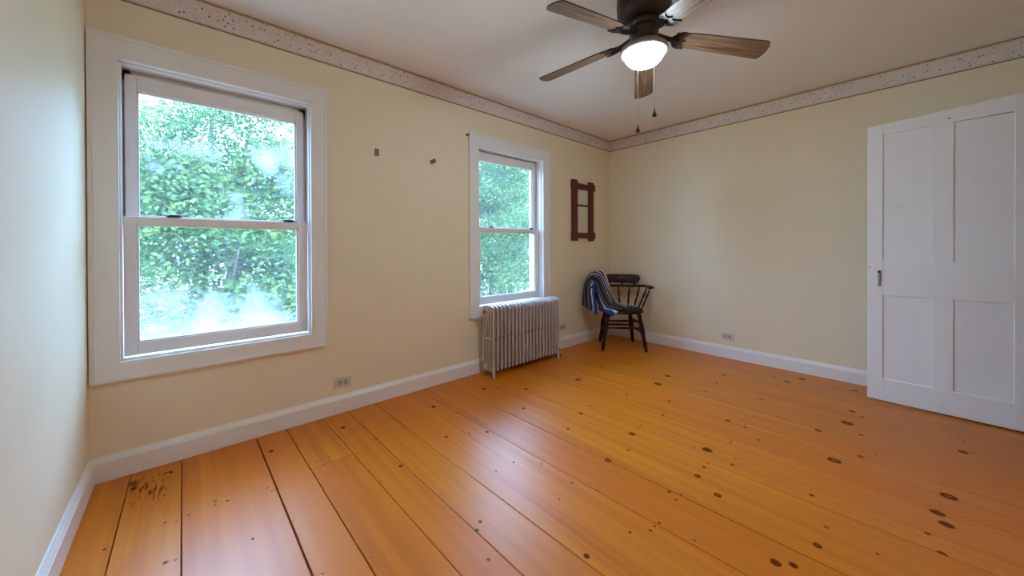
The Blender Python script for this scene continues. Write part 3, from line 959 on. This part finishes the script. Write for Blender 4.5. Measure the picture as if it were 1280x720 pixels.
def make_blanket_obj():
    root_m = Matrix.Translation(CH) @ Matrix.Rotation(CH_RZ, 4, 'Z')
    rows = [
        [(-0.288, -0.195, 0.385), (-0.296, -0.190, 0.500), (-0.302, -0.172, 0.630), (-0.300, -0.140, 0.712), (-0.288, -0.178, 0.650), (-0.274, -0.208, 0.540), (-0.250, -0.238, 0.455), (-0.205, -0.260, 0.425), (-0.150, -0.266, 0.385)],
        [(-0.345, -0.070, 0.420), (-0.352, -0.050, 0.550), (-0.352, -0.015, 0.675), (-0.325, 0.02, 0.736), (-0.262, -0.025, 0.700), (-0.225, -0.08, 0.570), (-0.170, -0.13, 0.472), (-0.090, -0.145, 0.460), (-0.045, -0.215, 0.452)],
        [(-0.400, 0.030, 0.445), (-0.398, 0.050, 0.580), (-0.372, 0.085, 0.700), (-0.310, 0.110, 0.790), (-0.220, 0.105, 0.765), (-0.160, 0.060, 0.610), (-0.100, 0.005, 0.482), (-0.035, -0.060, 0.458), (0.040, -0.140, 0.456)],
        [(-0.412, 0.070, 0.470), (-0.400, 0.095, 0.600), (-0.360, 0.140, 0.730), (-0.280, 0.185, 0.828), (-0.190, 0.180, 0.800), (-0.125, 0.130, 0.640), (-0.060, 0.070, 0.490), (0.030, 0.000, 0.458), (0.110, -0.070, 0.458)],
        [(-0.385, 0.105, 0.520), (-0.370, 0.130, 0.630), (-0.325, 0.180, 0.750), (-0.230, 0.238, 0.850), (-0.135, 0.225, 0.825), (-0.085, 0.178, 0.660), (-0.020, 0.125, 0.500), (0.080, 0.050, 0.460), (0.180, -0.010, 0.460)],
    ]
    NU, NV = 60, 64
    cols = [catmull(r, NU) for r in rows]
    b = bmesh.new()
    uvl = b.loops.layers.uv.new('UVMap')
    grid = [[None] * (NU + 1) for _ in range(NV + 1)]
    for i in range(NU + 1):
        cc = catmull([c[i] for c in cols], NV)
        for j in range(NV + 1):
            p = cc[j].copy()
            u, v = i / NU, j / NV
            fold = math.sin(v * 26 + 2.2 * math.sin(u * 4)) * 0.0085 + noise.noise(Vector((u * 5, v * 7, 1.7))) * 0.012
            side = 1 - u
            flat = 0.4 if u > 0.75 else 1.0
            p += Vector((-0.5 * side * fold, -0.3 * fold, abs(fold) * 0.9)) * flat
            if u < 0.10 or u > 0.93:
                p.z += 0.006 * math.sin(v * 90)
            grid[j][i] = b.verts.new(root_m @ p)
    for j in range(NV):
        for i in range(NU):
            f = b.faces.new((grid[j][i], grid[j][i + 1], grid[j + 1][i + 1], grid[j + 1][i]))
            for lp, (a, c) in zip(f.loops, ((i, j), (i + 1, j), (i + 1, j + 1), (i, j + 1))):
                lp[uvl].uv = (a / NU, c / NV)
    o = new_obj('crochet_blanket', b, MAT['blanket'], None, True)
    md = o.modifiers.new('thick', 'SOLIDIFY')
    md.thickness = 0.009
    md.offset = 0
    tag(o, 'navy, white and black striped crochet blanket draped over the chair arm', 'blanket')
make_blanket_obj()

# ------------------------------------------------------------------ framed mirror
def make_mirror_obj():
    root = empty('wall_mirror', (4.282, 0.0, 1.205))
    tag(root, 'narrow two pane mirror in a red-brown wooden frame with crossed corners', 'mirror')
    ox, oz = 4.282, 1.205
    yb_, yf_ = -0.001, -0.024
    m = MAT['red_wood']
    def stick(nm, x0, x1, z0, z1, y0=yf_, y1=yb_, mat=m, bev=0.003, par=root):
        return new_obj(nm, boxmesh(x0 - ox, x1 - ox, y0, y1, z0 - oz, z1 - oz, bev), mat, par)
    for x0, x1 in ((4.072, 4.168), (4.388, 4.482)):
        s = stick('stile', x0, x1, 1.205, 1.916)
        for z0, z1 in ((1.228, 1.312), (1.806, 1.888)):
            lo = -0.022 if x0 < 4.2 else 0.004
            hi = -0.004 if x0 < 4.2 else 0.022
            stick('corner_block', x0 + lo + (0 if x0 < 4.2 else 0.0), x1 + hi, z0, z1, yf_ - 0.007, yf_ + 0.010, m, 0.003, s)
    stick('rail', 4.160, 4.396, 1.810, 1.878)
    stick('rail', 4.160, 4.396, 1.236, 1.302)
    stick('divider', 4.160, 4.396, 1.612, 1.634, yf_ + 0.003)
    stick('mirror_glass', 4.160, 4.396, 1.625, 1.815, -0.012, -0.006, MAT['mirror'], 0)
    stick('mirror_glass', 4.160, 4.396, 1.298, 1.620, -0.012, -0.006, MAT['mirror'], 0)
make_mirror_obj()

# ------------------------------------------------------------------ outlets and small wall hardware
def make_outlet(loc, rz, label, tilt=0.0, vertical=False):
    root = empty('wall_outlet', loc)
    root.rotation_euler = (0, tilt + (math.pi / 2 if vertical else 0), rz)
    tag(root, label, 'outlet')
    new_obj('cover_plate', boxmesh(-0.0575, 0.0575, -0.005, 0.0005, -0.036, 0.036, 0.002), MAT['plate'], root)
    for s in (-1, 1):
        k = bmesh.new()
        pts = []
        for i in range(24):
            a = 2 * math.pi * i / 24
            pts.append((s * 0.0195 + max(-0.0135, min(0.0135, 0.0175 * math.cos(a))), -0.0068, 0.0172 * math.sin(a)))
        prism(k, pts, (0, 0.003, 0))
        so = new_obj('socket', k, MAT['socket'], root)
        k = bmesh.new()
        box(k, s * 0.0195 - 0.004, s * 0.0195 + 0.005, -0.0072, -0.0066, 0.005, 0.0072)
        box(k, s * 0.0195 - 0.004, s * 0.0195 + 0.004, -0.0072, -0.0066, -0.0072, -0.005)
        tube(k, [(s * 0.0195 - 0.0095, -0.0072, 0), (s * 0.0195 - 0.0095, -0.0066, 0)], 0.0026, 10)
        new_obj('slot', k, MAT['dark_slot'], so)
    k = tube(bmesh.new(), [(0, -0.0068, 0), (0, -0.004, 0)], 0.0032, 12)
    new_obj('screw', k, MAT['latch'], root)
make_outlet((1.575, 0, 0.204), 0, 'sideways beige duplex outlet low on the wall between the large window and the radiator', math.radians(5))
make_outlet((XR, -1.377, 0.214), math.radians(-90), 'sideways grey duplex outlet just above the baseboard of the wall with the open door')
make_outlet((3.915, 0, 0.234), 0, 'beige duplex outlet low on the wall between the radiator and the chair')

def bracket(loc, ang, label, w=0.030, h=0.052):
    root = empty('wall_bracket', loc)
    root.rotation_euler = (0, ang, 0)
    tag(root, label, 'bracket')
    new_obj('plate', boxmesh(-w / 2, w / 2, -0.006, 0.0005, -h / 2, h / 2, 0.0015), MAT['brown_metal'], root)
    for z in (-0.014, 0.014):
        k = tube(bmesh.new(), [(0, -0.0085, z), (0, -0.005, z)], [0.004, 0.0045], 10)
        new_obj('screw', k, MAT['brass'], root, True)
bracket((1.821, 0, 1.832), 0.02, 'small brown metal curtain bracket fixed upright on the wall')
bracket((2.284, 0, 1.838), math.radians(62), 'small brown metal curtain bracket hanging tilted on the wall')
k = tube(bmesh.new(), [(0, 0.001, 0), (0, -0.018, 0), (0.006, -0.024, -0.006), (0.008, -0.022, -0.016)], [0.006, 0.005, 0.005, 0.003], 10)
tube(k, [(0, 0.0005, 0), (0, -0.004, 0)], 0.010, 12)
tag(new_obj('wall_hook', k, MAT['brown_metal'], None, True, (2.622, 0, 2.125)), 'tiny dark hook at the top corner of the window above the radiator', 'hook')
k = tube(bmesh.new(), [(0, 0.001, 0), (0, -0.015, 0), (0, -0.017, 0)], [0.003, 0.003, 0.006], 10)
tag(new_obj('wall_nail', k, MAT['brown_metal'], None, True, (3.692, 0, 2.095)), 'tiny nail in the wall between the second window and the mirror', 'nail')

# ------------------------------------------------------------------ ceiling fan with light
FC = Vector((2.628, -1.658, 0))
def make_fan():
    root = empty('ceiling_fan', (FC.x, FC.y, ZC))
    tag(root, 'bronze five blade ceiling fan with a lit frosted bowl and two pull chains', 'ceiling fan')
    Z = lambda z: z - ZC
    def part(nm, prof, mat, seg=48):
        return new_obj(nm, lathe(bmesh.new(), [(r, Z(z)) for r, z in prof], seg), mat, root, True)
    part('motor_housing', [(0.0, 2.5075), (0.128, 2.5075), (0.140, 2.495), (0.142, 2.44), (0.139, 2.395), (0.128, 2.365), (0.098, 2.348), (0.0, 2.348)], MAT['bronze'])
    part('rotor', [(0.0, 2.349), (0.086, 2.349), (0.084, 2.33), (0.078, 2.31), (0.0, 2.31)], MAT['bronze'])
    part('switch_housing', [(0.0, 2.312), (0.079, 2.312), (0.075, 2.285), (0.073, 2.255), (0.078, 2.236), (0.096, 2.222), (0.0, 2.222)], MAT['bronze'])
    part('light_fitter', [(0.0, 2.226), (0.080, 2.226), (0.104, 2.216), (0.120, 2.203), (0.124, 2.190), (0.122, 2.180), (0.112, 2.178), (0.0, 2.182)], MAT['fitter'])
    prof = [(0.0, 2.186)] + [(0.1055 * math.cos(a), 2.186 - 0.082 * math.sin(a)) for a in [math.radians(90 * i / 14) for i in range(14)]] + [(0.0, 2.104)]
    part('glass_bowl', prof, MAT['bowl'])
    # blades: a bracket and a board each, all pitched
    ph0 = 28.06
    tips = (2.200, 2.222, 2.203, 2.195, 2.180)
    pit = math.radians(-12.8)
    for k in range(5):
        ang = math.radians(ph0 + 72 * k)
        zr, zt = 2.256, tips[k]
        droop = math.atan2(zr - zt, 0.50)
        mtx = Matrix.Rotation(ang, 4, 'Z') @ Matrix.Translation((0.0, 0, Z(zr + 0.15 * math.tan(droop)))) @ Matrix.Rotation(droop, 4, 'Y') @ Matrix.Rotation(pit, 4, 'X')
        b = bmesh.new()
        R0, R1 = 0.165, 0.650
        top = []
        def halfw(u):
            return 0.050 + 0.012 * u
        out = []
        nS = 12
        for i in range(nS + 1):
            u = i / nS
            x = R0 + (R1 - 0.012 - R0) * u
            out.append((x, halfw(u) * (0.82 + 0.18 * min(1, u * 5))))
        tip = [(R1 - 0.004, 0.052), (R1 + 0.004, 0.030), (R1 + 0.006, 0.0), (R1 + 0.003, -0.030), (R1 - 0.008, -0.052)]
        poly = [(x, y) for x, y in out] + tip + [(x - (0.012 if i == nS else 0), -y) for i, (x, y) in reversed(list(enumerate(out)))]
        prism(b, [(x, y, -0.003) for x, y in poly], (0, 0, 0.006))
        bl = new_obj('blade', b, MAT['blade'], root)
        bl.data.materials.append(MAT['blade_edge'])
        for p in bl.data.polygons:
            if len(p.vertices) == 4:
                p.material_index = 1
        bl.matrix_local = mtx
        # bracket: arm and a curled plate hugging the blade root
        b = bmesh.new()
        tube(b, [(0.060, 0, 0.012), (0.100, 0, 0.004), (0.140, 0, -0.006), (0.185, 0, -0.0065)], [0.017, 0.014, 0.016, 0.020], 10, True, (0.55, 1.0))
        pl = [(0.150, 0.018), (0.172, 0.046), (0.198, 0.057), (0.232, 0.052), (0.214, 0.036), (0.206, 0.012), (0.226, 0.0), (0.206, -0.012), (0.214, -0.036), (0.232, -0.052), (0.198, -0.057), (0.172, -0.046), (0.150, -0.018)]
        prism(b, [(x, y, -0.0095) for x, y in pl], (0, 0, 0.0066))
        for (x, y) in ((0.196, 0.040), (0.196, -0.040), (0.188, 0.0)):
            tube(b, [(x, y, -0.0125), (x, y, -0.008)], [0.005, 0.006], 8)
        br = new_obj('blade_bracket', b, MAT['bronze'], root)
        br.matrix_local = mtx
    # pull chains on the camera-facing side of the fitter
    tc = Vector((CAM.x - FC.x, CAM.y - FC.y, 0)).normalized()
    side = Vector((-tc.y, tc.x, 0))
    for lat, zend, nm in ((0.030, 1.720, 0.019), (-0.050, 1.790, 0.019)):
        p = tc * 0.113 - side * -1 * 0 + side * (-lat)
        b = bmesh.new()
        tube(b, [(p.x, p.y, Z(2.182)), (p.x, p.y, Z(zend + 0.03))], 0.0013, 6)
        n = int((2.182 - zend - 0.03) / 0.0065)
        for i in range(n):
            z = Z(2.180 - i * 0.0065)
            tube(b, [(p.x, p.y, z + 0.0022), (p.x, p.y, z), (p.x, p.y, z - 0.0022)], [0.0008, 0.0023, 0.0008], 5)
        ch = new_obj('pull_chain', b, MAT['chain'], root, True)
        b = lathe(bmesh.new(), [(0, Z(zend + 0.042)), (0.003, Z(zend + 0.040)), (0.0035, Z(zend + 0.028)), (0.008, Z(zend + 0.020)), (0.011, Z(zend + 0.010)), (0.009, Z(zend + 0.003)), (0.0, Z(zend))], 14, (p.x, p.y))
        new_obj('chain_pendant', b, MAT['black'], ch, True)
make_fan()

# ------------------------------------------------------------------ outside: ground and trees
GZ = -2.9
b = bmesh.new()
v_ = [b.verts.new(p) for p in ((-30, WT + 0.001, GZ), (40, WT + 0.001, GZ), (40, 45, GZ), (-30, 45, GZ))]
b.faces.new(v_)
tag(new_obj('ground', b, MAT['ground']), 'sunlit lawn and pale gravel outside the windows', kind='structure')

def tree(loc, height, crown_r, crown_z0, nclus, nleaf, seed, label):
    r = np.random.default_rng(seed)
    root = empty('leafy_tree', (loc[0], loc[1], GZ))
    tag(root, label, 'tree', 'broadleaf trees outside the windows')
    b = bmesh.new()
    bend = r.normal(0, 0.18, (6, 2)).cumsum(0)
    top = height * 0.86
    path = [(bend[i][0] * i / 5, bend[i][1] * i / 5, top * i / 5) for i in range(6)]
    tube(b, path, [0.16 * height / 6 * (1 - 0.15 * i) for i in range(6)], 9)
    zmid, zr = (crown_z0 + height) / 2, (height - crown_z0) / 2
    cl = []
    while len(cl) < nclus:
        p = r.uniform(-1, 1, 3)
        d = np.linalg.norm(p)
        if 0.25 < d < 1:
            cl.append((p[0] * crown_r, p[1] * crown_r, zmid + p[2] * zr))
    cl = np.array(cl)
    for c in cl[:: max(1, nclus // 12)]:
        z0 = max(0.2, c[2] * 0.55)
        t = min(4.99, z0 / top * 5)
        k = int(t)
        a = Vector(path[k]).lerp(Vector(path[k + 1]), t - k)
        e = Vector(c)
        tube(b, [a, a.lerp(e, 0.5) + Vector((0, 0, 0.15)), e], [0.05, 0.032, 0.010], 6)
    new_obj('trunk', b, MAT['bark'], root, True)
    n = nclus * nleaf
    cen = np.repeat(cl, nleaf, 0) + np.clip(r.normal(0, 1, (n, 3)), -1.8, 1.8) * np.array([0.36, 0.36, 0.22])
    L = r.uniform(0.032, 0.062, n)[:, None]
    d = r.normal(0, 1, (n, 3)); d[:, 2] = d[:, 2] * 0.45 - 0.35
    d /= np.linalg.norm(d, axis=1)[:, None]
    u = r.normal(0, 1, (n, 3)); u[:, 2] += 1.4
    s = np.cross(d, u); s /= np.linalg.norm(s, axis=1)[:, None]
    nn = np.cross(s, d)
    a0 = cen - d * L
    a1 = cen + s * L * 0.55 + nn * L * 0.18 - d * L * 0.1
    a2 = cen + d * L
    a3 = cen - s * L * 0.55 + nn * L * 0.18 - d * L * 0.1
    V = np.stack([a0, a1, a2, a3], 1).reshape(-1, 3)
    me = bpy.data.meshes.new('foliage')
    me.vertices.add(4 * n)
    me.vertices.foreach_set('co', V.ravel().astype(np.float32))
    base = np.arange(n)[:, None] * 4
    tri = (base + np.array([[0, 1, 2, 0, 2, 3]])).ravel().astype(np.int32)
    me.loops.add(6 * n)
    me.loops.foreach_set('vertex_index', tri)
    me.polygons.add(2 * n)
    me.polygons.foreach_set('loop_start', np.arange(0, 6 * n, 3, dtype=np.int32))
    me.update(calc_edges=True)
    me.materials.append(MAT['leaf'])
    f = bpy.data.objects.new('foliage', me)
    COL.objects.link(f)
    f.parent = root
    f['kind'] = 'stuff'
TREES = [  # x, y, height, crown radius, crown base
    (-3.2, 6.6, 7.4, 1.5, 0.9), (1.35, 6.4, 7.2, 1.5, 0.8), (8.3, 6.6, 8.3, 1.65, 0.8), (12.9, 6.8, 8.3, 1.6, 0.8),
    (-1.4, 11.7, 9.2, 1.75, 0.6), (3.8, 11.9, 9.4, 1.75, 0.6), (8.8, 11.7, 9.0, 1.7, 0.6), (13.8, 11.9, 9.6, 1.75, 0.6),
    (0.9, 17.8, 11.4, 2.3, 0.5), (6.9, 17.9, 11.2, 2.1, 0.5), (12.5, 17.8, 11.0, 2.1, 0.5), (18.4, 18.0, 11.4, 2.3, 0.5),
]
for i, (x, y, h, cr, cz) in enumerate(TREES):
    seen = 'misted large window' if x < 5 else 'clear window above the radiator'
    row = ('low leafy tree growing nearest the house', 'taller leafy tree behind the nearest trees', 'tallest leafy tree at the back')[i // 4]
    tree((x, y), h, cr, cz, 140, 320, 100 + i, row + ', seen through the ' + seen)
